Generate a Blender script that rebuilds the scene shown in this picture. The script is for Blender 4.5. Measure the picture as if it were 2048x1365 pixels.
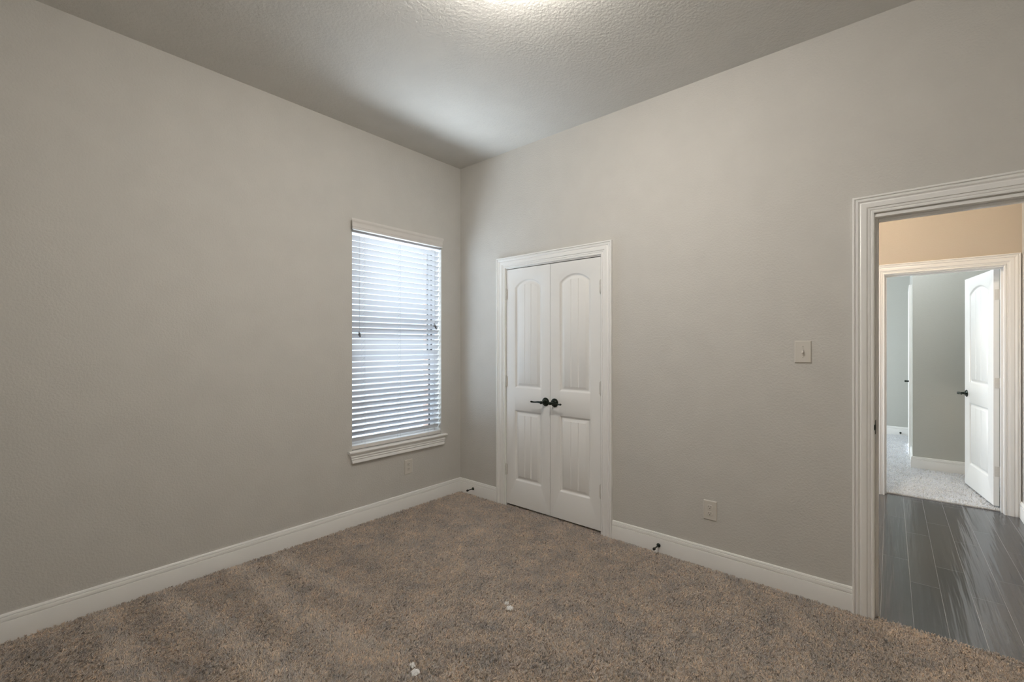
import bpy, bmesh, math, random
import numpy as np
from mathutils import Vector, Matrix

for o in list(bpy.data.objects):
    bpy.data.objects.remove(o)
S = bpy.context.scene
C = S.collection
PI = math.pi
random.seed(7)

# ------------------------------------------------------------------ camera
F_PX, YAW = 904.555, math.radians(40.7713)
CAM = Vector((3.167, -2.923, 1.387))
cd = bpy.data.cameras.new('camera')
cd.sensor_fit = 'HORIZONTAL'
cd.sensor_width = 36.0
cd.lens = F_PX / 2048 * 36
cd.shift_y = 7.5 / 2048
cd.clip_start = 0.02
cam = bpy.data.objects.new('camera', cd)
cam.location = CAM
cam.rotation_euler = (PI / 2, 0, YAW)
C.objects.link(cam)
S.camera = cam

# ------------------------------------------------------------------ world, exposure, daylight portals
SKY_STRENGTH = 1.0
LAMP_STRENGTH = 102.0
HALL_STRENGTH = 82.0
S.view_settings.view_transform = 'Standard'
S.view_settings.look = 'None'
S.view_settings.gamma = 1.0
S.view_settings.use_curve_mapping = False
S.view_settings.exposure = 0.07
S.cycles.max_bounces = 12
S.cycles.diffuse_bounces = 8
S.cycles.sample_clamp_indirect = 8.0
S.cycles.use_denoising = True

W = bpy.data.worlds.new('daylight')
S.world = W
W.use_nodes = True
nt = W.node_tree
nt.nodes.clear()
tc = nt.nodes.new('ShaderNodeTexCoord')
sp = nt.nodes.new('ShaderNodeSeparateXYZ')
mr = nt.nodes.new('ShaderNodeMapRange')
mr.inputs['From Min'].default_value = -1.0
mr.inputs['From Max'].default_value = 1.0


def sky_ramp(stops):
    n_ = nt.nodes.new('ShaderNodeValToRGB')
    el = n_.color_ramp.elements
    for q, (pos, v, tint) in enumerate(stops):
        k = el[q] if q < 2 else el.new(pos)
        k.position = pos
        k.color = (v * tint[0], v * tint[1], v * tint[2], 1)
    return n_


GND, SKYC = (0.90, 0.985, 1.10), (0.80, 0.95, 1.14)
# sunny side of the outdoors (towards -y): pale sunlit pavement below, bright sky above
sunny = sky_ramp([(0.0, 56, GND), (1.0, 3, SKYC), (0.04, 56, GND), (0.09, 36, GND), (0.14, 14, GND), (0.20, 9, GND), (0.50, 15, SKYC), (0.64, 5, SKYC)])
# shaded side (towards +y): the neighbour's shade
shady = sky_ramp([(0.0, 50, GND), (1.0, 3, SKYC), (0.04, 50, GND), (0.09, 28, GND), (0.14, 9, GND), (0.20, 4, GND), (0.30, 2.0, GND), (0.50, 1.2, GND), (0.60, 2.2, SKYC)])
mz = nt.nodes.new('ShaderNodeMapRange')
mz.interpolation_type = 'SMOOTHSTEP'
mz.inputs['From Min'].default_value = -0.95
mz.inputs['From Max'].default_value = 0.10
mxw = nt.nodes.new('ShaderNodeMix')
mxw.data_type = 'RGBA'
bg = nt.nodes.new('ShaderNodeBackground')
bg.inputs['Strength'].default_value = SKY_STRENGTH
wo = nt.nodes.new('ShaderNodeOutputWorld')
L = nt.links.new
L(tc.outputs['Generated'], sp.inputs[0])
L(sp.outputs['Z'], mr.inputs['Value'])
L(sp.outputs['Y'], mz.inputs['Value'])
L(mr.outputs[0], sunny.inputs[0])
L(mr.outputs[0], shady.inputs[0])
L(mz.outputs[0], mxw.inputs['Factor'])
L(sunny.outputs[0], mxw.inputs['A'])
L(shady.outputs[0], mxw.inputs['B'])
L(mxw.outputs['Result'], bg.inputs['Color'])
L(bg.outputs[0], wo.inputs['Surface'])


def portal(name, loc, rot, sx, sy):
    ld = bpy.data.lights.new(name, 'AREA')
    ld.shape = 'RECTANGLE'
    ld.size, ld.size_y = sx, sy
    ld.cycles.is_portal = True
    o = bpy.data.objects.new(name, ld)
    o.location, o.rotation_euler = loc, rot
    C.objects.link(o)


portal('window_daylight', (-0.235, -0.672, 1.44), (0, -PI / 2, 0), 1.66, 0.84)
ld = bpy.data.lights.new('bedroom_window_daylight', 'AREA')      # the daylight of the bedroom's own window
ld.shape, ld.size, ld.size_y, ld.energy, ld.color = 'RECTANGLE', 1.6, 1.3, 84.0, (0.84, 0.93, 1.0)
lo = bpy.data.objects.new('bedroom_window_daylight', ld)
lo.location, lo.rotation_euler = (-0.28, 5.0, 1.4), (0, -PI / 2, 0)
C.objects.link(lo)


ld = bpy.data.lights.new('hall_fill', 'AREA')               # added cool fill by the closed end wall, whitens the far casing
ld.shape, ld.size, ld.size_y, ld.energy, ld.color = 'RECTANGLE', 1.5, 0.6, 11.0, (0.80, 0.90, 1.0)
ld.spread = math.radians(120)
lo = bpy.data.objects.new('hall_fill', ld)
lo.location, lo.rotation_euler = (1.93, 1.85, 0.95), (0, -PI / 2, math.radians(25))
C.objects.link(lo)


# ------------------------------------------------------------------ materials
def mat(name, col, rough=0.6, metal=0.0, spec=0.5, bump=None, mott=None, coat=0.0):
    """bump = (scale, strength, distance); mott = (scale, amount) colour variation of the thing itself"""
    m = bpy.data.materials.new(name)
    m.use_nodes = True
    n = m.node_tree.nodes
    l = m.node_tree.links.new
    b = n['Principled BSDF']
    b.inputs['Base Color'].default_value = (*col, 1)
    b.inputs['Roughness'].default_value = rough
    b.inputs['Metallic'].default_value = metal
    b.inputs['Specular IOR Level'].default_value = spec
    b.inputs['Coat Weight'].default_value = coat
    g = n.new('ShaderNodeNewGeometry')
    if bump:
        t = n.new('ShaderNodeTexNoise')
        t.inputs['Scale'].default_value = bump[0]
        t.inputs['Detail'].default_value = 3.0
        l(g.outputs['Position'], t.inputs['Vector'])
        bm_ = n.new('ShaderNodeBump')
        bm_.inputs['Strength'].default_value = bump[1]
        bm_.inputs['Distance'].default_value = bump[2]
        l(t.outputs['Fac'], bm_.inputs['Height'])
        l(bm_.outputs[0], b.inputs['Normal'])
    if mott:
        t = n.new('ShaderNodeTexNoise')
        t.inputs['Scale'].default_value = mott[0]
        t.inputs['Detail'].default_value = 4.0
        l(g.outputs['Position'], t.inputs['Vector'])
        r = n.new('ShaderNodeValToRGB')
        a = mott[1]
        r.color_ramp.elements[0].position = 0.3
        r.color_ramp.elements[1].position = 0.7
        r.color_ramp.elements[0].color = (*[c * (1 - a) for c in col], 1)
        r.color_ramp.elements[1].color = (*[min(1, c * (1 + a)) for c in col], 1)
        l(t.outputs['Fac'], r.inputs[0])
        l(r.outputs[0], b.inputs['Base Color'])
    return m


M = {}
M['wall'] = mat('greige wall paint', (0.58, 0.565, 0.535), 0.75, spec=0.3, bump=(95, 0.38, 0.006), mott=(6, 0.02))
M['ceiling'] = mat('greige ceiling paint', (0.63, 0.618, 0.592), 0.85, spec=0.2, bump=(70, 0.48, 0.007), mott=(6, 0.02))
M['sage'] = mat('sage grey wall paint', (0.50, 0.504, 0.472), 0.75, spec=0.3, bump=(110, 0.2, 0.004))
M['wall_lampwarm'] = mat('wall paint tinted by lamplight', (0.52, 0.46, 0.385), 0.75, spec=0.3, bump=(110, 0.2, 0.004))  # room's wall paint with the warm lamplight's tan put into its colour
M['trim'] = mat('white trim enamel', (0.85, 0.845, 0.83), 0.32, spec=0.5, bump=(30, 0.03, 0.002))
M['door'] = mat('white door enamel', (0.83, 0.825, 0.81), 0.30, spec=0.5, bump=(40, 0.03, 0.002))
M['blind'] = mat('white blind slat', (0.64, 0.66, 0.70), 0.28, spec=0.5, bump=(60, 0.02, 0.001))
M['valance'] = mat('off white blind valance', (0.68, 0.655, 0.625), 0.4, bump=(60, 0.02, 0.001))
M['cord'] = mat('grey white cord', (0.55, 0.57, 0.60), 0.8, bump=(900, 0.2, 0.0005))
M['tassel'] = mat('grey plastic tassel', (0.10, 0.10, 0.11), 0.4, bump=(300, 0.05, 0.0005))
M['vinyl'] = mat('white vinyl window frame', (0.78, 0.79, 0.80), 0.4, bump=(40, 0.02, 0.001))
M['bronze'] = mat('dark oil rubbed bronze', (0.012, 0.020, 0.013), 0.22, metal=0.55, spec=0.6, bump=(60, 0.03, 0.001))
M['rubber'] = mat('black rubber', (0.012, 0.014, 0.012), 0.6, bump=(200, 0.05, 0.001))
M['hinge'] = mat('painted satin hinge', (0.66, 0.645, 0.61), 0.35, metal=0.0, bump=(90, 0.03, 0.001))
M['plate'] = mat('ivory switch plastic', (0.62, 0.59, 0.54), 0.35, bump=(50, 0.02, 0.001))
M['slot'] = mat('dark socket slot', (0.02, 0.018, 0.015), 0.7, bump=(50, 0.02, 0.001))
M['nickel'] = mat('brushed nickel', (0.5, 0.48, 0.45), 0.3, metal=1.0, bump=(120, 0.05, 0.001))
M['lint'] = mat('white lint', (0.98, 0.98, 0.98), 0.9, bump=(300, 0.2, 0.001))
M['dark'] = mat('dark closet lining', (0.25, 0.24, 0.22), 0.9, bump=(80, 0.1, 0.002))


def carpet_mat(name, light, dark, hair, calm=0.0):
    m = bpy.data.materials.new(name)
    m.use_nodes = True
    n = m.node_tree.nodes
    l = m.node_tree.links.new
    b = n['Principled BSDF']
    b.inputs['Roughness'].default_value = 1.0
    b.inputs['Specular IOR Level'].default_value = 0.1
    g = n.new('ShaderNodeNewGeometry')
    t = n.new('ShaderNodeTexNoise')
    t.inputs['Scale'].default_value = 7.0
    t.inputs['Detail'].default_value = 5.0
    t.inputs['Roughness'].default_value = 0.65
    l(g.outputs['Position'], t.inputs['Vector'])
    r = n.new('ShaderNodeValToRGB')
    r.color_ramp.elements[0].position, r.color_ramp.elements[1].position = 0.32, 0.68
    r.color_ramp.elements[0].color = (*dark, 1)
    r.color_ramp.elements[1].color = (*light, 1)
    l(t.outputs['Fac'], r.inputs[0])
    out = r.outputs[0]
    mx = n.new('ShaderNodeMix')
    mx.data_type = 'RGBA'
    mx.blend_type = 'MULTIPLY'
    mx.inputs['Factor'].default_value = 1.0
    r2 = n.new('ShaderNodeValToRGB')
    r2.color_ramp.elements[0].color = (0.50, 0.49, 0.49, 1)
    r2.color_ramp.elements[1].color = (1.32, 1.25, 1.16, 1)
    for pos, col in ((0.10, (0.74, 0.73, 0.72)), (0.35, (0.92, 0.96, 1.03)), (0.60, (1.05, 1.03, 1.0)), (0.85, (1.16, 1.06, 0.95))):
        k = r2.color_ramp.elements.new(pos)
        k.color = (*col, 1)
    if hair:
        h = n.new('ShaderNodeAttribute')
        h.attribute_name = 'yarn'
        l(h.outputs['Fac'], r2.inputs[0])
    else:
        t2 = n.new('ShaderNodeTexNoise')
        t2.inputs['Scale'].default_value = 160.0
        t2.inputs['Detail'].default_value = 2.0
        l(g.outputs['Position'], t2.inputs['Vector'])
        l(t2.outputs['Fac'], r2.inputs[0])
        bp = n.new('ShaderNodeBump')
        bp.inputs['Strength'].default_value = 0.8
        bp.inputs['Distance'].default_value = 0.01
        l(t2.outputs['Fac'], bp.inputs['Height'])
        l(bp.outputs[0], b.inputs['Normal'])
    mx.inputs['Factor'].default_value = 1.0 - calm
    l(out, mx.inputs['A'])
    l(r2.outputs[0], mx.inputs['B'])
    l(mx.outputs['Result'], b.inputs['Base Color'])
    return m


CAR_L, CAR_D = (0.68, 0.585, 0.50), (0.45, 0.415, 0.385)
M['carpet'] = carpet_mat('taupe carpet backing', [c * 0.8 for c in CAR_L], [c * 0.8 for c in CAR_D], False)
M['pile'] = carpet_mat('taupe carpet pile', CAR_L, CAR_D, True)
M['carpet2'] = carpet_mat('pale bedroom carpet backing', (0.55, 0.535, 0.51), (0.47, 0.455, 0.43), False)
M['pile2'] = carpet_mat('pale bedroom carpet pile', (0.80, 0.81, 0.83), (0.71, 0.72, 0.74), True, 0.72)


def wood_mat():
    m = bpy.data.materials.new('charcoal plank floor')
    m.use_nodes = True
    n = m.node_tree.nodes
    l = m.node_tree.links.new
    b = n['Principled BSDF']
    g = n.new('ShaderNodeNewGeometry')
    mp = n.new('ShaderNodeMapping')
    mp.inputs['Location'].default_value = (0.0, 0.0, 0)
    mp.inputs['Rotation'].default_value = (0, 0, -PI / 2 - 0.015)
    l(g.outputs['Position'], mp.inputs['Vector'])
    br = n.new('ShaderNodeTexBrick')
    br.offset = 0.37
    br.offset_frequency = 2
    br.inputs['Scale'].default_value = 1.0
    br.inputs['Brick Width'].default_value = 0.92
    br.inputs['Row Height'].default_value = 0.1285
    br.inputs['Mortar Size'].default_value = 0.0013
    br.inputs['Mortar Smooth'].default_value = 0.3
    br.inputs['Color1'].default_value = (0.040, 0.040, 0.043, 1)
    br.inputs['Color2'].default_value = (0.066, 0.064, 0.066, 1)
    br.inputs['Mortar'].default_value = (0.30, 0.30, 0.32, 1)
    l(mp.outputs[0], br.inputs['Vector'])
    st = n.new('ShaderNodeMapping')
    st.inputs['Scale'].default_value = (2.2, 45, 1)
    l(mp.outputs[0], st.inputs['Vector'])
    t = n.new('ShaderNodeTexNoise')
    t.inputs['Scale'].default_value = 1.0
    t.inputs['Detail'].default_value = 5
    l(st.outputs[0], t.inputs['Vector'])
    r = n.new('ShaderNodeValToRGB')
    r.color_ramp.elements[0].position, r.color_ramp.elements[1].position = 0.3, 0.75
    r.color_ramp.elements[0].color = (0.72, 0.72, 0.74, 1)
    r.color_ramp.elements[1].color = (1.35, 1.33, 1.30, 1)
    l(t.outputs['Fac'], r.inputs[0])
    mx = n.new('ShaderNodeMix')
    mx.data_type = 'RGBA'
    mx.blend_type = 'MULTIPLY'
    mx.inputs['Factor'].default_value = 1.0
    l(br.outputs['Color'], mx.inputs['A'])
    l(r.outputs[0], mx.inputs['B'])
    l(mx.outputs['Result'], b.inputs['Base Color'])
    sw = n.new('ShaderNodeMapping')
    sw.inputs['Scale'].default_value = (1.6, 30, 1)
    l(mp.outputs[0], sw.inputs['Vector'])
    t2 = n.new('ShaderNodeTexNoise')
    t2.inputs['Scale'].default_value = 1.0
    t2.inputs['Detail'].default_value = 2
    l(sw.outputs[0], t2.inputs['Vector'])
    bp = n.new('ShaderNodeBump')
    bp.inputs['Strength'].default_value = 0.6
    bp.inputs['Distance'].default_value = 0.004
    l(t2.outputs['Fac'], bp.inputs['Height'])
    bp2 = n.new('ShaderNodeBump')
    bp2.invert = True
    bp2.inputs['Strength'].default_value = 0.5
    bp2.inputs['Distance'].default_value = 0.002
    l(br.outputs['Fac'], bp2.inputs['Height'])
    l(bp.outputs[0], bp2.inputs['Normal'])
    l(bp2.outputs[0], b.inputs['Normal'])
    b.inputs['Roughness'].default_value = 0.19
    b.inputs['Specular IOR Level'].default_value = 0.9
    return m


M['wood'] = wood_mat()


def brick_mat():
    m = bpy.data.materials.new('outdoor brick')
    m.use_nodes = True
    n = m.node_tree.nodes
    l = m.node_tree.links.new
    b = n['Principled BSDF']
    g = n.new('ShaderNodeNewGeometry')
    s = n.new('ShaderNodeSeparateXYZ')
    l(g.outputs['Position'], s.inputs[0])
    a = n.new('ShaderNodeMath')
    l(s.outputs['X'], a.inputs[0])
    l(s.outputs['Y'], a.inputs[1])
    c = n.new('ShaderNodeCombineXYZ')
    l(a.outputs[0], c.inputs['X'])
    l(s.outputs['Z'], c.inputs['Y'])
    br = n.new('ShaderNodeTexBrick')
    br.inputs['Scale'].default_value = 1.0
    br.inputs['Brick Width'].default_value = 0.2
    br.inputs['Row Height'].default_value = 0.067
    br.inputs['Mortar Size'].default_value = 0.006
    br.inputs['Color1'].default_value = (0.20, 0.13, 0.10, 1)
    br.inputs['Color2'].default_value = (0.27, 0.18, 0.14, 1)
    br.inputs['Mortar'].default_value = (0.5, 0.48, 0.45, 1)
    l(c.outputs[0], br.inputs['Vector'])
    l(br.outputs['Color'], b.inputs['Base Color'])
    b.inputs['Roughness'].default_value = 0.9
    return m


M['brick'] = brick_mat()


def glass_mat():
    m = bpy.data.materials.new('clear window glass')
    m.use_nodes = True
    n = m.node_tree.nodes
    l = m.node_tree.links.new
    n.clear()
    o = n.new('ShaderNodeOutputMaterial')
    t = n.new('ShaderNodeBsdfTransparent')
    t.inputs['Color'].default_value = (0.96, 0.98, 0.97, 1)
    g = n.new('ShaderNodeBsdfGlossy')
    g.inputs['Roughness'].default_value = 0.02
    w = n.new('ShaderNodeLayerWeight')
    w.inputs['Blend'].default_value = 0.5
    pw = n.new('ShaderNodeMath')
    pw.operation = 'POWER'
    pw.inputs[1].default_value = 5.0
    l(w.outputs['Facing'], pw.inputs[0])
    f = n.new('ShaderNodeMath')
    f.operation = 'MULTIPLY_ADD'
    f.inputs[1].default_value = 0.6
    f.inputs[2].default_value = 0.03
    l(pw.outputs[0], f.inputs[0])
    x = n.new('ShaderNodeMixShader')
    l(f.outputs[0], x.inputs[0])
    l(t.outputs[0], x.inputs[1])
    l(g.outputs[0], x.inputs[2])
    l(x.outputs[0], o.inputs['Surface'])
    return m


M['glass'] = glass_mat()


def lamp_mat(name, col, strength):
    m = mat(name, (0.9, 0.88, 0.84), 0.4, bump=(20, 0.02, 0.001))
    b = m.node_tree.nodes['Principled BSDF']
    b.inputs['Emission Color'].default_value = (*col, 1)
    b.inputs['Emission Strength'].default_value = strength
    return m


M['lamp'] = lamp_mat('lit frosted glass', (1.0, 0.945, 0.865), LAMP_STRENGTH)
M['bedroom_fill'] = lamp_mat('added bedroom fill glass', (0.87, 0.945, 1.0), 66.0)  # glow of the lamp added to brighten the bedroom
M['halllamp'] = lamp_mat('lit warm frosted glass', (1.0, 0.84, 0.66), HALL_STRENGTH)


# ------------------------------------------------------------------ mesh builder
class MB:
    def __init__(s, f=None):
        s.bm = bmesh.new()
        s.f = f                                    # maps local (a, b, c) to object space

    def v(s, p):
        return s.bm.verts.new(s.f(*p) if s.f else p)

    def face(s, vs, mi=0):
        try:
            fc = s.bm.faces.new(vs)
            fc.material_index = mi
            return fc
        except ValueError:
            return None

    def box(s, x0, x1, y0, y1, z0, z1, mi=0, bev=0.0):
        vs = [s.v((x, y, z)) for z in (z0, z1) for y in (y0, y1) for x in (x0, x1)]
        fs = [s.face([vs[i] for i in q], mi) for q in
              ((0, 2, 3, 1), (4, 5, 7, 6), (0, 1, 5, 4), (2, 6, 7, 3), (0, 4, 6, 2), (1, 3, 7, 5))]
        if bev > 0:
            es = {ed for fc in fs for ed in fc.edges}
            bmesh.ops.bevel(s.bm, geom=list(es), offset=bev, segments=2, profile=0.5, affect='EDGES')

    def rings(s, rings, mi=0, close=True, caps=True):
        """rings = list of lists of points, same length"""
        R = [[s.v(p) for p in r] for r in rings]
        n = len(R[0])
        for a, b in zip(R, R[1:]):
            for i in range(n if close else n - 1):
                s.face((a[i], a[(i + 1) % n], b[(i + 1) % n], b[i]), mi)
        if caps and close:
            s.face(R[0][::-1], mi)
            s.face(R[-1], mi)
        return R

    def lathe(s, prof, org, axis, seg=24, mi=0):
        """prof = [(r, h)] along axis from org"""
        ax = Vector(axis).normalized()
        u = ax.orthogonal().normalized()
        w = ax.cross(u)
        org = Vector(org)
        rs = []
        for r, h in prof:
            r = max(r, 1e-4)
            rs.append([tuple(org + ax * h + (u * math.cos(2 * PI * i / seg) + w * math.sin(2 * PI * i / seg)) * r)
                       for i in range(seg)])
        s.rings(rs, mi)

    def tube(s, pts, rad, seg=10, mi=0, flat=1.0):
        pts = [Vector(p) for p in pts]
        if not hasattr(rad, '__len__'):
            rad = [rad] * len(pts)
        rs = []
        up = Vector((0, 0, 1))
        for i, p in enumerate(pts):
            t = (pts[min(i + 1, len(pts) - 1)] - pts[max(i - 1, 0)]).normalized()
            a = t.cross(up)
            if a.length < 1e-3:
                a = t.cross(Vector((1, 0, 0)))
            a.normalize()
            b = a.cross(t)
            rs.append([tuple(p + a * math.cos(2 * PI * j / seg) * rad[i] * flat + b * math.sin(2 * PI * j / seg) * rad[i])
                       for j in range(seg)])
        s.rings(rs, mi)

    def build(s, name, mats, parent=None, smooth=35, loc=None, rotz=0.0):
        bm = s.bm
        bmesh.ops.remove_doubles(bm, verts=bm.verts, dist=1e-5)
        bmesh.ops.recalc_face_normals(bm, faces=bm.faces)
        me = bpy.data.meshes.new(name)
        for fc in bm.faces:
            fc.smooth = bool(smooth)
        bm.to_mesh(me)
        bm.free()
        if smooth:
            me.set_sharp_from_angle(angle=math.radians(smooth))
        for m in (mats if isinstance(mats, (list, tuple)) else [mats]):
            me.materials.append(m)
        o = bpy.data.objects.new(name, me)
        C.objects.link(o)
        if loc:
            o.location = loc
        o.rotation_euler = (0, 0, rotz)
        if parent:
            o.parent = parent
        return o


def empty(name, loc=(0, 0, 0), rotz=0.0):
    o = bpy.data.objects.new(name, None)
    o.empty_display_size = 0.05
    o.location = loc
    o.rotation_euler = (0, 0, rotz)
    C.objects.link(o)
    return o


def tag(o, label, cat, group=None, kind=None):
    o['label'] = label
    o['category'] = cat
    if group:
        o['group'] = group
    if kind:
        o['kind'] = kind
    return o


def struct(o, label, cat):
    return tag(o, label, cat, kind='structure')


# ------------------------------------------------------------------ walls (sheets with thickness and real holes)
def wall(name, m, fn, u0, u1, z0, z1, t, holes=(), label='', cat='wall'):
    """fn(u, d, z) -> world; d = 0 at the room face, t at the back"""
    us = sorted({u0, u1, *[h[0] for h in holes], *[h[1] for h in holes]})
    zs = sorted({z0, z1, *[h[2] for h in holes], *[h[3] for h in holes]})
    b = MB(fn)
    cache = {}

    def vv(i, j, d):
        if (i, j, d) not in cache:
            cache[(i, j, d)] = b.v((us[i], t * d, zs[j]))
        return cache[(i, j, d)]

    def solid(i, j):
        if i < 0 or j < 0 or i >= len(us) - 1 or j >= len(zs) - 1:
            return False
        uc, zc = (us[i] + us[i + 1]) / 2, (zs[j] + zs[j + 1]) / 2
        return not any(h[0] < uc < h[1] and h[2] < zc < h[3] for h in holes)
    for i in range(len(us) - 1):
        for j in range(len(zs) - 1):
            if not solid(i, j):
                continue
            for d in (0, 1):
                b.face((vv(i, j, d), vv(i + 1, j, d), vv(i + 1, j + 1, d), vv(i, j + 1, d)))
            if not solid(i - 1, j):
                b.face((vv(i, j, 0), vv(i, j + 1, 0), vv(i, j + 1, 1), vv(i, j, 1)))
            if not solid(i + 1, j):
                b.face((vv(i + 1, j, 0), vv(i + 1, j + 1, 0), vv(i + 1, j + 1, 1), vv(i + 1, j, 1)))
            if not solid(i, j - 1):
                b.face((vv(i, j, 0), vv(i + 1, j, 0), vv(i + 1, j, 1), vv(i, j, 1)))
            if not solid(i, j + 1):
                b.face((vv(i, j + 1, 0), vv(i + 1, j + 1, 0), vv(i + 1, j + 1, 1), vv(i, j + 1, 1)))
    return struct(b.build(name, m, smooth=0), label, cat)


H = 3.05
T = 0.12
XR, YB = 4.0, -3.05
WY0, WY1, WZ0, WZ1 = -1.113, -0.234, 0.560, 2.300          # window opening
# closet opening and entry opening in the right-hand wall
CX0, CX1, CZ = 0.566, 1.518, 2.052
EX0, EX1, EZ = 3.050, 3.862, 2.045
# far doorway in the hall
DX0, DX1, DZ = 3.032, 3.815, 2.045
HY, BY = 2.53, 2.65
GX, GY = 3.257, 3.87
FY = 6.17
KY0, KY1 = 4.60, 5.42

wall('wall_left', M['wall'], lambda u, d, z: (-d, u, z), YB - T, 0.87, 0, H, T, [(WY0, WY1, WZ0, WZ1)],
     'tall plain greige wall with the window and blind', 'wall')
wall('wall_right', M['wall'], lambda u, d, z: (u, d, z), 0, XR + T, 0, H, T,
     [(CX0, CX1, -1, CZ), (EX0, EX1, -1, EZ)], 'greige wall with the closet doors and the hall doorway', 'wall')
wall('wall_back', M['wall'], lambda u, d, z: (u, YB - d, z), 0, XR + T, 0, H, T, [], 'greige wall behind the viewpoint', 'wall')
wall('wall_side', M['wall'], lambda u, d, z: (XR + d, u, z), YB, 0, 0, H, T, [], 'greige wall beside the hall doorway out of view', 'wall')
wall('wall_closet', M['dark'], lambda u, d, z: (u, 0.75 + d, z), 0, 1.78, 0, H, T, [], 'closet back wall hidden behind the double doors', 'wall')
wall('wall_hall_left', M['wall_lampwarm'], lambda u, d, z: (1.9 - d, u, z), T, HY, 0, H, T, [], 'end wall of the hall left of the doorways', 'wall')
wall('wall_hall_right', M['wall'], lambda u, d, z: (3.90 + d, u, z), T, HY, 0, H, 0.1, [], 'sliver of hall wall at the right edge of the far doorway', 'wall')
wall('wall_hall_far', M['wall_lampwarm'], lambda u, d, z: (u, HY + d, z), -0.42, XR + T, 0, H, T, [(DX0, DX1, -1, DZ)],
     'hall wall above the far doorway, tinted with warm lamplight', 'wall')
wall('wall_bedroom_left', M['sage'], lambda u, d, z: (-0.3 - d, u, z), BY, FY, 0, H, T, [(4.35, 5.65, 0.6, 2.2)],
     'bedroom window wall out of view beyond the hall', 'wall')
wall('wall_bedroom_far', M['sage'], lambda u, d, z: (u, FY + d, z), -0.42, GX + T, 0, H, T, [], 'pale grey wall deepest in the bedroom beyond the hall', 'wall')
wall('wall_bedroom_front', M['sage'], lambda u, d, z: (u, GY + d, z), GX + 0.1, XR, 0, H, T, [], 'sage grey wall behind the open bedroom door', 'wall')
wall('wall_bedroom_closet', M['sage'], lambda u, d, z: (GX + d, u, z), GY, FY, 0, H, 0.1, [(KY0 - 0.02, KY1 + 0.02, -1, 2.05)],
     'narrow edge-on bedroom wall with a closed white door', 'wall')
wall('wall_bedroom_right', M['sage'], lambda u, d, z: (XR + d, u, z), BY, GY + T, 0, H, T, [], 'bedroom wall hidden behind the open door', 'wall')
wall('wall_outside', M['brick'], lambda u, d, z: (-0.151 - d, u, z), -4.2, 1.5, -0.3, 3.4, 0.10,
     [(WY0 + 0.005, WY1 - 0.005, WZ0 + 0.005, WZ1 - 0.005)], 'brick outer wall glimpsed through the blind slats', 'wall')


def slab(name, m, boxes, label, cat):
    b = MB()
    for q in boxes:
        b.box(*q)
    return struct(b.build(name, m, smooth=0), label, cat)


slab('ceiling', M['ceiling'], [(-T, XR + T, YB - T, 0.0, H, H + 0.1)], 'textured greige ceiling of the empty room', 'ceiling')
slab('ceiling_closet', M['dark'], [(-T, 1.78, T, 0.87, H, H + 0.1)], 'closet ceiling hidden behind the double doors', 'ceiling')
slab('ceiling_hall', M['ceiling'], [(1.78, XR + T, T, HY, H, H + 0.1)], 'hall ceiling above the doorway out of view', 'ceiling')
slab('ceiling_bedroom', M['ceiling'], [(-0.42, XR + T, BY, FY + T, H, H + 0.1)], 'bedroom ceiling beyond the hall out of view', 'ceiling')
slab('floor', M['carpet'], [(0, XR, YB, 0.0, -0.1, 0.0), (CX0, CX1, 0, T, -0.1, 0.0), (0, 1.78, T, 0.75, -0.1, 0.0),
                            (EX0, EX1, 0.0, 0.010, -0.1, 0.0)], 'taupe carpeted floor of the empty room', 'floor')
slab('floor_hall', M['wood'], [(EX0, EX1, 0.010, T, -0.1, -0.008), (1.9, 3.90, T, HY, -0.1, -0.008),
                               (DX0, DX1, HY, 2.60, -0.1, -0.008)], 'glossy charcoal plank floor of the hall', 'floor')
slab('floor_bedroom', M['carpet2'], [(DX0, DX1, 2.60, BY, -0.1, 0.0), (-0.3, XR, BY, GY, -0.1, 0.0), (-0.3, GX, GY, FY, -0.1, 0.0)],
     'pale carpeted floor of the bedroom beyond the hall', 'floor')


# ------------------------------------------------------------------ casings, jambs, baseboards
CASE = [(0.0, 0.0), (0.0, 0.0105), (0.002, 0.0125), (0.010, 0.0125), (0.0125, 0.0085), (0.0155, 0.0085), (0.018, 0.0125), (0.028, 0.0135),
        (0.0305, 0.0180), (0.034, 0.0195), (0.053, 0.0195), (0.0565, 0.0160), (0.060, 0.0150), (0.0635, 0.0195), (0.068, 0.0225),
        (0.076, 0.0225), (0.0785, 0.0180), (0.081, 0.0180), (0.0835, 0.0255), (0.090, 0.0255), (0.092, 0.0240), (0.092, 0.0)]


def casing(b, fn, u0, u1, zt, wid=0.088, z0=0.0):
    """mitred three-sided casing; inner edges u0, u1, zt; fn(u, h, z) with h out of the wall"""
    k = wid / 0.092
    rings = []
    for cu, cz, su, sz in ((u0, z0, -1, 0), (u0, zt, -1, 1), (u1, zt, 1, 1), (u1, z0, 1, 0)):
        rings.append([fn(cu + su * w * k, h, cz + sz * w * k) for w, h in CASE])
    b.rings(rings)


def fnR(u, h, z):
    return (u, -h, z)


def jamb(b, x0, x1, y0, y1, zt, t, z0=0.0):
    """three boards lining a hole x0..x1 (outer), thickness t"""
    b.box(x0, x0 + t, y0, y1, z0, zt)
    b.box(x1 - t, x1, y0, y1, z0, zt)
    b.box(x0 + t, x1 - t, y0, y1, zt - t, zt)


# closet
b = MB()
casing(b, fnR, 0.574, 1.510, 2.046, 0.090)
jamb(b, CX0, CX1, -0.002, T, CZ, 0.014)
b.box(0.580, 0.592, 0.045, 0.075, 0, 2.038)
b.box(1.492, 1.504, 0.045, 0.075, 0, 2.038)
b.box(0.592, 1.492, 0.045, 0.075, 2.018, 2.038)
struct(b.build('trim_1', M['trim']), 'white fluted casing around the closet double doors', 'trim')
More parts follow.
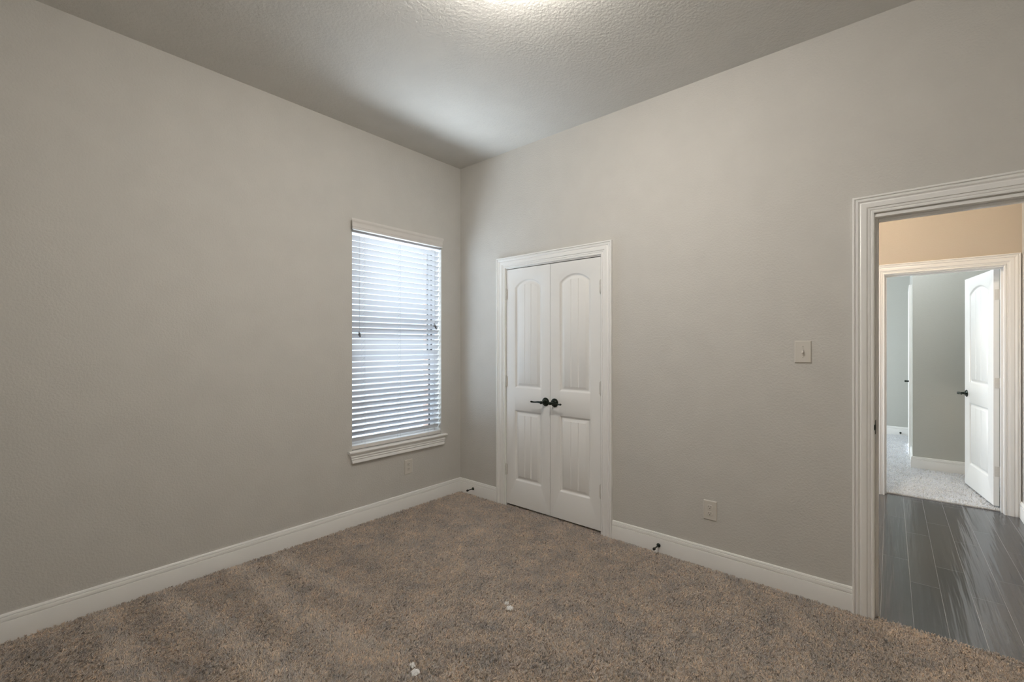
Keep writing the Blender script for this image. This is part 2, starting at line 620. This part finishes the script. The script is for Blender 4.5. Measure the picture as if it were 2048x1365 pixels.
# entry
b = MB()
casing(b, fnR, 3.061, 3.852, 2.051, 0.087)
jamb(b, EX0, EX1, -0.002, T + 0.002, EZ, 0.014)
b.box(3.064, 3.077, 0.042, 0.078, -0.008, 2.031, bev=0.002)
b.box(3.835, 3.848, 0.042, 0.078, -0.008, 2.031, bev=0.002)
b.box(3.077, 3.835, 0.042, 0.078, 2.016, 2.031, bev=0.002)
entry = struct(b.build('trim_2', M['trim']), 'white fluted casing around the hall doorway nearest the viewer', 'trim')
b = MB()
b.box(3.064, 3.0665, 0.002, 0.036, 0.935, 1.005, bev=0.0008)
b.tube([(3.0662, 0.002, 0.97), (3.0655, -0.004, 0.97), (3.062, -0.010, 0.97)], [0.018, 0.017, 0.013], 10, flat=0.12)
sp_ = b.build('strike_plate', M['bronze'], entry)
sp_['label'] = 'dark bronze strike plate'
# far doorway in the hall
b = MB()
casing(b, lambda u, h, z: (u, HY - h, z), 3.043, 3.804, 2.040, 0.090, -0.008)
jamb(b, DX0, DX1, HY - 0.002, BY + 0.002, DZ, 0.014, -0.008)
b.box(3.046, 3.058, HY + 0.04, HY + 0.078, -0.008, 2.031)
b.box(3.789, 3.801, HY + 0.04, HY + 0.078, -0.008, 2.031)
b.box(3.058, 3.789, HY + 0.04, HY + 0.078, 2.019, 2.031)
struct(b.build('trim_3', M['trim']), 'white casing around the far doorway across the hall', 'trim')
# bedroom side door, edge-on
b = MB()
casing(b, lambda u, h, z: (GX - h, u, z), KY0, KY1, 2.036, 0.090)
b.box(GX - 0.002, GX + 0.1, KY0 - 0.02, KY0 - 0.005, 0, 2.05)
b.box(GX - 0.002, GX + 0.1, KY1 + 0.005, KY1 + 0.02, 0, 2.05)
b.box(GX - 0.002, GX + 0.1, KY0 - 0.005, KY1 + 0.005, 2.036, 2.05)
struct(b.build('trim_4', M['trim']), 'white casing seen edge-on around the bedroom side door', 'trim')

BASE = [(0.0, 0.0), (0.0155, 0.0), (0.0155, 0.096), (0.0145, 0.0985), (0.0095, 0.0995), (0.0095, 0.1015), (0.0135, 0.103), (0.0135, 0.117),
        (0.0125, 0.1195), (0.0080, 0.1205), (0.0080, 0.1220), (0.0105, 0.1235), (0.0100, 0.129), (0.007, 0.133), (0.0, 0.134)]


def baseboard(name, fn, u0, u1, m0, m1, label, m=None):
    """fn(u, h, z); m0/m1 = how the end is mitred (+1 inside corner at the start, -1 inside corner at the end)"""
    b = MB()
    b.rings([[fn(u0 + m0 * h, h, z) for h, z in BASE], [fn(u1 + m1 * h, h, z) for h, z in BASE]])
    return struct(b.build(name, m or M['trim']), label, 'baseboard')


baseboard('baseboard_left', lambda u, h, z: (h, u, z), YB, 0, 1, -1, 'long white baseboard under the window wall')
baseboard('baseboard_corner', fnR, 0, 0.4835, 1, 0, 'short white baseboard between corner and closet')
baseboard('baseboard_right', fnR, 1.6005, 2.9735, 0, 0, 'white baseboard between closet and hall doorway')
baseboard('baseboard_hall_right', lambda u, h, z: (3.90 - h, u, z - 0.008), T, HY - 0.026, 0, 0, 'sliver of white baseboard at the right picture edge in the hall')
baseboard('baseboard_bedroom_front', lambda u, h, z: (u, GY - h, z), GX, XR, -1, 0, 'white baseboard behind the open bedroom door')
baseboard('baseboard_bedroom_closet', lambda u, h, z: (GX - h, u, z), GY, KY0 - 0.091, -1, 0, 'white baseboard round the bedroom wall corner, edge-on')
baseboard('baseboard_bedroom_far', lambda u, h, z: (u, FY - h, z), -0.3, GX, 0, 0, 'white baseboard at the deepest bedroom wall')
baseboard('baseboard_side', lambda u, h, z: (XR - h, u, z), YB, 0, 0, 0, 'white baseboard beside the hall doorway out of view')
baseboard('baseboard_back', lambda u, h, z: (u, YB + h, z), 0.016, XR - 0.016, 0, 0, 'white baseboard behind the viewpoint')


# ------------------------------------------------------------------ moulded doors
PROF = [(0.0, 0.0), (0.002, 0.0008), (0.005, 0.0016), (0.008, 0.0050), (0.012, 0.0090), (0.016, 0.0112), (0.020, 0.0120), (0.024, 0.0115), (0.042, 0.0024), (0.0445, 0.0014)]


def panel(b, y0, sgn, x0, x1, z0, zs, za):
    """sunk and raised moulded panel with two V grooves; za > zs gives an eyebrow arch. y0 = face, depth goes along sgn"""
    g1, g2, gw = 1 / 3.0, 2 / 3.0, 0.018
    ss = sorted(set([round(i / 24, 5) for i in range(25)] + [g1 - gw, g1, g1 + gw, g2 - gw, g2, g2 + gw]))
    ss = [s for s in ss if not any(0 < abs(s - g) < gw * 0.98 for g in (g1, g2))]
    hw = (x1 - x0) / 2
    rise = za - zs
    Rr = (hw * hw + rise * rise) / (2 * rise) if rise > 1e-4 else None
    xc = (x0 + x1) / 2

    def top(x, d):
        if Rr is None:
            return zs - d
        return za - Rr + math.sqrt(max((Rr - d) ** 2 - (x - xc) ** 2, 0))
    n = len(ss)
    prev = None
    first = None
    for ri, (d, dep) in enumerate(PROF):
        bot, tp = [], []
        for s in ss:
            x = x0 + d + s * (x1 - x0 - 2 * d)
            q = dep + (0.0036 if ri == len(PROF) - 1 and (abs(s - g1) < 1e-6 or abs(s - g2) < 1e-6) else 0)
            bot.append(b.v((x, y0 + sgn * q, z0 + d)))
            tp.append(b.v((x, y0 + sgn * q, top(x, d))))
        loop = bot + tp[::-1]
        if prev:
            m = len(loop)
            for i in range(m):
                b.face((prev[i], prev[(i + 1) % m], loop[(i + 1) % m], loop[i]))
        else:
            first = loop
        prev = loop
        last = (bot, tp)
    bot, tp = last
    for i in range(n - 1):
        b.face((bot[i], bot[i + 1], tp[i + 1], tp[i]))
    return first


def door_mesh(Wd, Hd, Td, px0, px1, name, both=True):
    """door slab, local x 0..Wd, front face y=0, back y=Td, z 0..Hd"""
    b = MB()
    sides = {}
    for y0, sgn in ((0.0, 1), (Td, -1)):
        rect = [b.v(p) for p in ((0, y0, 0), (Wd, y0, 0), (Wd, y0, Hd), (0, y0, Hd))]
        sides[y0] = rect
        loops = [rect]
        loops.append(panel(b, y0, sgn, px0, px1, 0.210, 0.812, 0.812))
        loops.append(panel(b, y0, sgn, px0, px1, 0.996, 1.850, 1.914))
        es = []
        for lp in loops:
            for i in range(len(lp)):
                a, c = lp[i], lp[(i + 1) % len(lp)]
                es.append(b.bm.edges.get((a, c)) or b.bm.edges.new((a, c)))
        bmesh.ops.triangle_fill(b.bm, use_beauty=True, use_dissolve=False, edges=es, normal=(0, -sgn, 0))
    f, k = sides[0.0], sides[Td]
    for i in range(4):
        b.face((f[i], f[(i + 1) % 4], k[(i + 1) % 4], k[i]))
    return b


def lever(parent, x, z, dirx, y=0.0, sy=-1.0):
    """lever handle on the door face y, pointing along dirx; sy = outward direction"""
    b = MB()
    Y = lambda q: y + sy * q
    b.lathe([(0.0125, 0.0), (0.0115, 0.018), (0.010, 0.034), (0.0125, 0.043), (0.0125, 0.056), (0.009, 0.060), (0.0, 0.061)],
            (x, Y(0.010), z), (0, sy, 0), 16)
    pts, rad = [], []
    for i in range(15):
        t = i / 14
        pts.append((x + dirx * (0.004 + 0.096 * t), Y(0.0625 - 0.004 * math.sin(PI * t)), z + 0.0018 * math.sin(2 * PI * t)))
        rad.append(0.0098 - 0.0042 * min(1, t * 1.6) + 0.0022 * max(0, t - 0.75) * 4)
    b.tube(pts, rad, 12)
    e_ = pts[-1]
    b.lathe([(0.0, -0.0072), (0.004, -0.006), (0.0068, -0.0025), (0.0072, 0.0), (0.0068, 0.0025), (0.004, 0.006), (0.0, 0.0072)],
            e_, (1, 0, 0), 12)
    h = b.build('door_handle', M['bronze'], parent)
    h['label'] = 'dark bronze lever handle'
    b = MB()
    b.lathe([(0.0345, 0.0), (0.0345, 0.003), (0.033, 0.006), (0.0265, 0.009), (0.024, 0.0095), (0.0225, 0.012), (0.0165, 0.016), (0.0125, 0.017), (0, 0.017)],
            (x, Y(0.0), z), (0, sy, 0), 32)
    b.build('rosette', M['bronze'], h)


def hinge(parent, x, z, y, side, h=0.088, sy=-1):
    """barrel hinge with knuckle at (x, y), leaf edges to both sides"""
    b = MB()
    for k in range(3):
        z0 = z - h / 2 + k * h / 3
        b.lathe([(0.0064, 0.0004), (0.0068, 0.001), (0.0068, h / 3 - 0.001), (0.0064, h / 3 - 0.0004)], (x, y, z0), (0, 0, 1), 12)
    b.lathe([(0.0045, 0), (0.0052, 0.003), (0.003, 0.007), (0, 0.0085)], (x, y, z + h / 2), (0, 0, 1), 10)
    b.lathe([(0.0045, 0), (0.0052, 0.003), (0.003, 0.007), (0, 0.0085)], (x, y, z - h / 2), (0, 0, -1), 10)
    b.box(min(x, x + side * 0.014), max(x, x + side * 0.014), y + 0.0055, y + 0.0068, z - h / 2, z + h / 2)
    return b.build('hinge', M['hinge'], parent)


# closet leaves: face just behind the wall plane
GAP = 0.0016
d1 = door_mesh(0.458, 2.007, 0.035, 0.090, 0.374, 'door_1').build('door_1', M['door'], loc=(0.5845, 0.004, 0.024))
struct(d1, 'left leaf of the white arch-panelled closet doors', 'door')
lever(d1, 0.416, 0.904, -1)
for z in (1.797, 1.048, 0.292):
    hinge(d1, -0.003, z, -0.0075, 1)
d2 = door_mesh(0.4525, 2.007, 0.035, 0.084, 0.3685, 'door_2').build('door_2', M['door'], loc=(1.0465, 0.004, 0.024))
struct(d2, 'right leaf of the white arch-panelled closet doors', 'door')
lever(d2, 0.042, 0.904, 1)
for z in (1.789, 1.044, 0.292):
    hinge(d2, 0.4555, z, -0.0075, -1)

# open bedroom door: built closed (front = hall side), turned clockwise about its hinge
ang = -math.radians(81)
piv = (3.7975, 2.657)
bmd = door_mesh(0.748, 2.007, 0.035, 0.125, 0.623, 'door_3')
bmesh.ops.translate(bmd.bm, verts=bmd.bm.verts, vec=(-0.7515, -0.042, 0))
d3 = bmd.build('door_3', M['door'], loc=(piv[0], piv[1], 0.022), rotz=ang)
struct(d3, 'white arch-panelled door standing open in the far bedroom', 'door')
lever(d3, -0.692, 0.890, 1, y=-0.042)
lever(d3, -0.692, 0.890, 1, y=-0.007, sy=1.0)
for z in (1.79, 1.04, 0.29):
    b = MB()
    for k in range(3):
        b.lathe([(0.0064, 0.0004), (0.0068, 0.001), (0.0068, 0.0285), (0.0064, 0.029)], (0, 0, z - 0.044 + k * 0.0293), (0, 0, 1), 12)
    b.box(-0.0035, -0.0012, -0.036, -0.002, z - 0.044, z + 0.044)          # leaf on the door edge
    for q in (-0.026, -0.010):
        for s in (-0.03, 0.0, 0.03):
            b.lathe([(0.0035, 0.0), (0.003, 0.0008)], (-0.0012, q, z + s), (1, 0, 0), 8)
    hg = b.build('hinge', M['hinge'], d3)
    b = MB()
    c_, s_ = math.cos(-ang), math.sin(-ang)
    # leaf on the jamb, in the turned door's own space
    vs = [(0.0012, -0.036), (0.0030, -0.036), (0.0030, 0.0), (0.0012, 0.0)]
    b.rings([[(x * c_ - y * s_, x * s_ + y * c_, zz) for x, y in vs] for zz in (z - 0.044, z + 0.044)])
    b.build('hinge_leaf', M['hinge'], hg)

# closed bedroom side door, front faces -x
d4 = door_mesh(0.812, 2.007, 0.035, 0.125, 0.687, 'door_4').build('door_4', M['door'], loc=(GX + 0.004, KY1 - 0.004, 0.022), rotz=-PI / 2)
struct(d4, 'closed white door in the bedroom side wall, seen edge-on', 'door')
lever(d4, 0.752, 0.905, -1)
for z in (1.79, 1.04, 0.29):
    hinge(d4, -0.001, z, -0.0075, 1)

# ------------------------------------------------------------------ window and blind
win = MB()
FX0, FX1 = -0.150, -0.098
win.box(FX0, FX1, WY0, WY0 + 0.022, WZ0, WZ1, bev=0.003)
win.box(FX0, FX1, WY1 - 0.022, WY1, WZ0, WZ1, bev=0.003)
win.box(FX0, FX1, WY0 + 0.022, WY1 - 0.022, WZ1 - 0.045, WZ1, bev=0.003)
win.box(FX0, FX1, WY0 + 0.022, WY1 - 0.022, WZ0, WZ0 + 0.05, bev=0.003)
win1 = struct(win.build('window_1', M['vinyl']), 'white single-hung window behind the slatted blind', 'window')
for (z0, z1, x0, x1) in ((1.28, WZ1 - 0.047, -0.146, -0.122), (WZ0 + 0.052, 1.32, -0.120, -0.096)):
    b = MB()
    y0, y1, w = WY0 + 0.024, WY1 - 0.024, 0.028
    b.box(x0, x1, y0, y0 + w, z0, z1, bev=0.002)
    b.box(x0, x1, y1 - w, y1, z0, z1, bev=0.002)
    b.box(x0, x1, y0 + w, y1 - w, z0, z0 + w, bev=0.002)
    b.box(x0, x1, y0 + w, y1 - w, z1 - w, z1, bev=0.002)
    sash = b.build('sash', M['vinyl'], win1)
    b = MB()
    b.box((x0 + x1) / 2 - 0.002, (x0 + x1) / 2 + 0.002, y0 + w - 0.004, y1 - w + 0.004, z0 + w - 0.004, z1 - w + 0.004)
    b.build('pane', M['glass'], sash, smooth=0)
# stool and apron
b = MB()
st_prof = [(-0.097, 0.561), (0.0005, 0.561), (0.0005, 0.578), (-0.097, 0.578)]
b.rings([[(x, y, z) for x, z in st_prof] for y in (WY0 + 0.001, WY1 - 0.001)])
nose = [(0.0005, 0.559), (0.030, 0.559), (0.034, 0.562), (0.036, 0.567), (0.036, 0.572), (0.034, 0.576), (0.031, 0.578), (0.0005, 0.578)]
b.rings([[(x, y, z) for x, z in nose] for y in (-1.150, -0.186)])
b.build('window_sill', M['trim'], win1)
b = MB()
ap = [(0.0, 0.485), (0.022, 0.485), (0.0235, 0.487), (0.0235, 0.503), (0.0215, 0.506), (0.0165, 0.507), (0.0165, 0.511), (0.0225, 0.513),
      (0.0235, 0.516), (0.0220, 0.520), (0.0165, 0.522), (0.0165, 0.528), (0.0225, 0.530), (0.0240, 0.534), (0.0225, 0.538), (0.0140, 0.541),
      (0.0120, 0.546), (0.0120, 0.559), (0.0, 0.559)]
tp_ = lambda z: 0.020 * (0.559 - z) / 0.074
b.rings([[(x, -1.139 + tp_(z), z) for x, z in ap], [(x, -0.198 - tp_(z), z) for x, z in ap]])
b.build('apron', M['trim'], win1)

blind = empty('window_blind', (-0.035, (WY0 + WY1) / 2, WZ0 + 0.02))
tag(blind, 'white horizontal slat blind hanging in the window, half open', 'blind')
BO = Vector(blind.location)


def bl(x, y, z):
    return (x - BO.x, y - BO.y, z - BO.z)


SY0, SY1 = WY0 + 0.004, WY1 - 0.006
b = MB(bl)
va = [(0.0, 2.262), (0.030, 2.262), (0.033, 2.264), (0.034, 2.269), (0.031, 2.274), (0.031, 2.280), (0.034, 2.284), (0.034, 2.312), (0.036, 2.317),
      (0.040, 2.323), (0.042, 2.330), (0.042, 2.340), (0.040, 2.343), (0.0, 2.343)]
b.rings([[(x, -1.136 + 0.036 - x * 0.9, z) for x, z in va], [(x, -0.240 - 0.036 + x * 0.9, z) for x, z in va]])
v_ = b.build('valance', M['valance'], blind)
v_['label'] = 'off white moulded valance'
b = MB(bl)
b.box(-0.060, -0.004, SY0, SY1, 2.246, 2.297, bev=0.002)
b.build('headrail', M['blind'], blind)
PITCH, TILT, SW = 0.0445, math.radians(55), 0.0415
zs_ = [0.6545 + i * PITCH for i in range(36)]
b = MB(bl)
for z in zs_:
    top_, bot_ = [], []
    for i in range(7):
        a = (i / 6 - 0.5) * SW
        crown = 0.0016 * (1 - (2 * i / 6 - 1) ** 2)
        for lst, h in ((top_, crown + 0.0014), (bot_, crown - 0.0014)):
            lst.append((-0.034 + a * math.cos(TILT) - h * math.sin(TILT), z + a * math.sin(TILT) + h * math.cos(TILT)))
    loop = bot_ + top_[::-1]
    b.rings([[(x, y, zz) for x, zz in loop] for y in (SY0, SY1)])
b.build('slats', M['blind'], blind)
b = MB(bl)
b.box(-0.058, -0.006, SY0, SY1, 0.584, 0.611, bev=0.003)
br_ = b.build('bottom_rail', M['valance'], blind)
LAD = (-0.996, -0.665, -0.375)
for y in LAD:
    b = MB(bl)
    for xx in (-0.0115, -0.0575):
        b.tube([(xx, y, 0.612), (xx, y, 1.4), (xx, y, 2.23)], 0.0009, 6)
    for z in zs_:
        b.tube([(-0.0115, y - 0.004, z + 0.0115), (-0.034, y - 0.004, z - 0.004), (-0.0575, y - 0.004, z - 0.0185)], 0.0007, 5)
    b.build('ladder_cord', M['cord'], blind)
    b = MB(bl)
    b.lathe([(0.006, 0), (0.006, 0.002), (0.004, 0.0035), (0, 0.004)], (-0.006, y, 0.599), (1, 0, 0), 10)
    b.build('cord_button', M['blind'], br_)
for y, z, nm in ((-1.047, 1.475, 'tilt_cord'), (-0.302, 1.565, 'lift_cord')):
    b = MB(bl)
    for dy in (-0.003, 0.003):
        b.tube([(-0.0045, y + dy, 2.23), (-0.0045, y + dy * 1.1, 1.9), (-0.0045, y + dy * 0.5, z + 0.02)], 0.0010, 6)
    c0 = b.build(nm, M['cord'], blind)
    for i, dy in enumerate((-0.004, 0.004) if nm == 'tilt_cord' else (-0.010, 0.004, 0.012)):
        b = MB(bl)
        zz = z - 0.012 * i
        b.lathe([(0.0018, 0.016), (0.0035, 0.012), (0.0045, 0.0), (0.0060, -0.014), (0.0055, -0.017), (0, -0.0175)], (-0.0045, y + dy, zz), (0, 0, 1), 12)
        t_ = b.build('tassel', M['tassel'], c0)
        t_['label'] = 'dark cord tassel'

# bedroom window (out of view; it is the daylight on the pale carpet)
b = MB()
x0, x1 = -0.40, -0.34
for q in ((4.35, 4.4, 0.6, 2.2), (5.6, 5.65, 0.6, 2.2), (4.4, 5.6, 0.6, 0.65), (4.4, 5.6, 2.15, 2.2), (4.4, 5.6, 1.38, 1.42)):
    b.box(x0, x1, *q)
w2 = struct(b.build('window_2', M['vinyl']), 'bedroom window out of view beyond the hall', 'window')
b = MB()
b.box(-0.372, -0.368, 4.4, 5.6, 0.65, 2.15)
b.build('pane', M['glass'], w2, smooth=0)


# ------------------------------------------------------------------ switch, outlets, door stops
def plate_frame(name, loc, rotz):
    return empty(name, loc, rotz)          # local: x along the wall, -y out of it, z up


def cover_plate(root, w, h):
    b = MB()
    bv = 0.004
    b.rings([[(-w / 2, 0, -h / 2), (w / 2, 0, -h / 2), (w / 2, 0, h / 2), (-w / 2, 0, h / 2)],
             [(-w / 2, -0.003, -h / 2), (w / 2, -0.003, -h / 2), (w / 2, -0.003, h / 2), (-w / 2, -0.003, h / 2)],
             [(-w / 2 + bv, -0.0068, -h / 2 + bv), (w / 2 - bv, -0.0068, -h / 2 + bv), (w / 2 - bv, -0.0068, h / 2 - bv), (-w / 2 + bv, -0.0068, h / 2 - bv)]])
    return b.build('cover_plate', M['plate'], root, smooth=20)


def screw(root, x, z):
    b = MB()
    b.lathe([(0.0036, 0), (0.0034, 0.0007), (0.002, 0.0011), (0, 0.0012)], (x, -0.0067, z), (0, -1, 0), 14)
    b.box(x - 0.0028, x + 0.0028, -0.0082, -0.0072, z - 0.0004, z + 0.0004, 1)
    return b.build('screw', [M['plate'], M['slot']], root)


def outlet(loc, rotz, label):
    r = plate_frame('wall_outlet', loc, rotz)
    tag(r, label, 'outlet', 'duplex wall outlets')
    cover_plate(r, 0.079, 0.120)
    for z in (0.0195, -0.0195):
        b = MB()
        pts = []
        for i in range(32):
            a = 2 * PI * i / 32
            x, zz = 0.0172 * math.cos(a), 0.0172 * math.sin(a)
            pts.append((x, max(-0.0140, min(0.0140, zz))))
        b.rings([[(x, -0.0062, z + q) for x, q in pts], [(x, -0.0088, z + q) for x, q in pts],
                 [(x * 0.95, -0.0094, z + q * 0.95) for x, q in pts]])
        rc = b.build('receptacle', M['plate'], r)
        b = MB()
        b.box(-0.0075, -0.0052, -0.0098, -0.0090, z + 0.0005, z + 0.0085)
        b.box(0.0052, 0.0075, -0.0098, -0.0090, z + 0.0015, z + 0.0085)
        b.lathe([(0.0026, 0), (0.0026, 0.0008), (0, 0.0009)], (0, -0.0090, z - 0.0065), (0, -1, 0), 14)
        b.build('slots', M['slot'], rc)
    screw(r, 0, 0)
    return r


outlet((2.268, 0, 0.362), 0, 'ivory duplex outlet low on the right wall between closet and hall doorway')
outlet((0, -0.596, 0.355), PI / 2, 'duplex outlet low on the left wall under the window sill')
sw = plate_frame('light_switch', (2.7555, 0, 1.348), 0)
tag(sw, 'ivory toggle light switch on the wall left of the hall doorway', 'light switch')
cover_plate(sw, 0.079, 0.122)
b = MB()
b.box(-0.0052, 0.0052, -0.0082, -0.0066, -0.012, 0.012, bev=0.0006)
b.rings([[(-0.0042, -0.008, -0.006), (0.0042, -0.008, -0.006), (0.0042, -0.008, 0.006), (-0.0042, -0.008, 0.006)],
         [(-0.0036, -0.019, -0.0125), (0.0036, -0.019, -0.0125), (0.0036, -0.021, -0.0055), (-0.0036, -0.021, -0.0055)]])
b.build('toggle', M['plate'], sw)
screw(sw, 0, 0.030)
screw(sw, 0, -0.030)


def door_stop(loc, rotz, label):
    r = empty('door_stop', loc, rotz)
    tag(r, label, 'door stop', 'dark door stops on the baseboards')
    b = MB()
    b.lathe([(0.0135, 0.0), (0.0135, 0.003), (0.011, 0.006), (0.0075, 0.010), (0.006, 0.013), (0, 0.0135)], (0, 0, 0), (0, -1, 0), 20)
    b.build('base', M['bronze'], r)
    b = MB()
    b.lathe([(0.0052, 0.010), (0.0045, 0.018), (0.0042, 0.055), (0.0052, 0.064), (0.006, 0.066)], (0, 0, 0), (0, -1, 0), 14)
    b.build('rod', M['bronze'], r)
    b = MB()
    b.lathe([(0.0085, 0.064), (0.0092, 0.067), (0.0088, 0.077), (0.007, 0.080), (0, 0.081)], (0, 0, 0), (0, -1, 0), 16)
    b.build('rubber_tip', M['rubber'], r)


door_stop((1.944, -0.0155, 0.056), 0, 'dark door stop on the baseboard right of the closet')
door_stop((0.189, -0.0155, 0.066), 0, 'dark door stop on the short baseboard left of the closet')
door_stop((3.150, FY - 0.0155, 0.045), 0, 'tiny dark door stop on the deepest bedroom baseboard')


# ------------------------------------------------------------------ ceiling lamps (out of frame; the bedroom one is an added fill)
def flush_lamp(x, y, label, m):
    r = empty('ceiling_light', (x, y, H))
    tag(r, label, 'ceiling light')
    b = MB()
    b.lathe([(0.065, 0.0), (0.065, 0.015), (0.02, 0.019), (0.012, 0.02), (0.012, 0.028), (0, 0.029)], (0, 0, 0), (0, 0, -1), 24)
    b.build('canopy', M['nickel'], r)
    b = MB()
    b.lathe([(0.0, 0.022), (0.155, 0.022), (0.165, 0.027), (0.166, 0.034), (0.158, 0.068), (0.130, 0.102), (0.085, 0.127), (0.03, 0.138), (0, 0.139)], (0, 0, 0), (0, 0, -1), 24)
    b.build('lamp_shade', m, r)
    b = MB()
    b.lathe([(0.011, 0.0), (0.011, 0.008), (0.006, 0.014), (0.008, 0.018), (0, 0.022)], (0, 0, -0.138), (0, 0, -1), 14)
    b.build('finial', M['nickel'], r)


flush_lamp(2.0, -1.55, 'frosted glass ceiling light whose glow shows at the top of the picture', M['lamp'])
flush_lamp(2.8, 3.25, 'unseen lamp added to fill the bedroom beyond the hall', M['bedroom_fill'])  # added fill for the sage wall and carpet, no known fixture
flush_lamp(2.75, 1.35, 'warm hall ceiling light out of view above the doorway', M['halllamp'])

# ------------------------------------------------------------------ lint on the carpet
def lint(x, y, r, n, label, seed):
    rnd = random.Random(seed)
    b = MB()
    for i in range(n):
        a = rnd.uniform(0, 2 * PI)
        q = r * math.sqrt(rnd.random()) * 0.75
        cx, cy = q * math.cos(a), q * math.sin(a)
        d = rnd.uniform(0, 2 * PI)
        ln = rnd.uniform(0.5, 1.0) * r * 0.6
        z = rnd.uniform(0.013, 0.022)
        b.tube([(cx - ln * math.cos(d), cy - ln * math.sin(d), z - 0.004), (cx, cy, z + 0.002), (cx + ln * math.cos(d + 0.5), cy + ln * math.sin(d + 0.5), z - 0.005)],
               [0.0007, 0.0014, 0.0007], 6)
    o = b.build('lint_tuft', M['lint'], loc=(x, y, 0))
    tag(o, label, 'lint', 'white lint on the carpet')


lint(1.620, -1.148, 0.018, 80, 'larger white lint speck of the pair in mid carpet', 1)
lint(1.580, -1.126, 0.013, 26, 'smaller white lint speck of the pair in mid carpet', 2)
lint(1.623, -1.754, 0.019, 90, 'larger white lint speck of the pair nearest the viewer', 3)
lint(1.580, -1.737, 0.013, 40, 'smaller white lint speck of the pair nearest the viewer', 4)


# ------------------------------------------------------------------ carpet pile (uncountable strands)
def pile(name, rects, dens, length, rad, m, label, seed, lean=(0.06, 0.42), marks=()):
    """dens tufts per square metre, three strands to a tuft"""
    rg = np.random.default_rng(seed)
    P = []
    for x0, x1, y0, y1 in rects:
        n = int((x1 - x0) * (y1 - y0) * dens)
        P.append(np.stack([rg.uniform(x0, x1, n), rg.uniform(y0, y1, n)], 1))
    P = np.concatenate(P)
    nt_ = len(P)
    ph = 2.1 * np.sin(P[:, 0] * 1.9 + 1.3 * np.sin(P[:, 1] * 2.3)) + 1.7 * np.sin(P[:, 1] * 2.6 + P[:, 0])
    lx = lean[0] + 0.16 * np.sin(ph) + rg.normal(0, 0.30, nt_)
    ly = lean[1] + 0.16 * np.cos(ph) + rg.normal(0, 0.30, nt_)
    tall = rg.uniform(0.72, 1.12, nt_)
    # vacuum strokes: narrow strips where the nap was pushed back towards the window wall
    for y, wd, ln in marks:
        c = y + 0.03 * np.sin(P[:, 0] * 3 + y * 9) + 0.10 * P[:, 0]
        k = np.exp(-(((P[:, 1] - c) / (wd * (1 + 0.8 * P[:, 0]))) ** 2) ** 2) * np.clip((ln - P[:, 0]) / 0.5, 0, 1)
        lx = lx - 1.1 * k
        tall = tall * (1 + 0.10 * k)
    yarn = np.clip(rg.normal(0.5, 0.24, nt_), 0.0, 1.0)
    rep = lambda a: np.repeat(a, 3, axis=0)
    P, lx, ly, tall, yarn = rep(P), rep(lx), rep(ly), rep(tall), rep(yarn)
    n = len(P)
    P = P + rg.normal(0, 0.0009, (n, 2))
    d = np.stack([lx + rg.normal(0, 0.16, n), ly + rg.normal(0, 0.16, n), np.full(n, 1.0)], 1)
    d /= np.linalg.norm(d, axis=1)[:, None]
    ln = length * tall * rg.uniform(0.9, 1.08, n)
    root = np.concatenate([P, np.full((n, 1), -0.001)], 1)
    bend = rg.normal(0, 0.22, (n, 3))
    bend[:, 2] *= 0.3
    p0 = root
    p1 = root + d * ln[:, None] * 0.5 + np.array([0, 0, 0.10]) * ln[:, None]
    p2 = root + d * ln[:, None] * 0.8 + bend * ln[:, None] * 0.45
    p3 = root + d * ln[:, None] + bend * ln[:, None]
    p3[:, 2] = np.maximum(p3[:, 2], 0.0015)
    pts = np.stack([p0, p1, p2, p3], 1).astype(np.float32)
    hc = bpy.data.hair_curves.new(name)
    hc.add_curves([4] * n)
    hc.attributes['position'].data.foreach_set('vector', pts.ravel())
    ra = hc.attributes.get('radius') or hc.attributes.new('radius', 'FLOAT', 'POINT')
    rr = (rad * rg.uniform(0.8, 1.2, n)[:, None] * np.array([[1.0, 1.1, 1.05, 0.75]])).astype(np.float32)
    ra.data.foreach_set('value', rr.ravel())
    ya = hc.attributes.new('yarn', 'FLOAT', 'CURVE')
    ya.data.foreach_set('value', yarn.astype(np.float32))
    hc.materials.append(m)
    o = bpy.data.objects.new(name, hc)
    C.objects.link(o)
    tag(o, label, 'carpet pile', kind='stuff')


pile('carpet_pile', [(0.018, XR - 0.02, YB + 0.02, -0.018), (0.60, 1.49, -0.016, 0.03), (3.068, 3.842, -0.018, 0.016)],
     15000, 0.0145, 0.00125, M['pile'], 'soft taupe carpet pile covering the empty room floor', 11,
     marks=((-2.57, 0.045, 1.5), (-2.27, 0.05, 1.7), (-1.945, 0.05, 1.6), (-1.675, 0.04, 1.2)))
pile('carpet_pile', [(3.05, 3.795, 2.60, BY), (2.6, XR - 0.02, BY, GY - 0.018), (2.6, GX - 0.02, GY - 0.018, FY - 0.02)],
     7000, 0.0145, 0.0016, M['pile2'], 'pale carpet pile of the bedroom beyond the hall', 12)
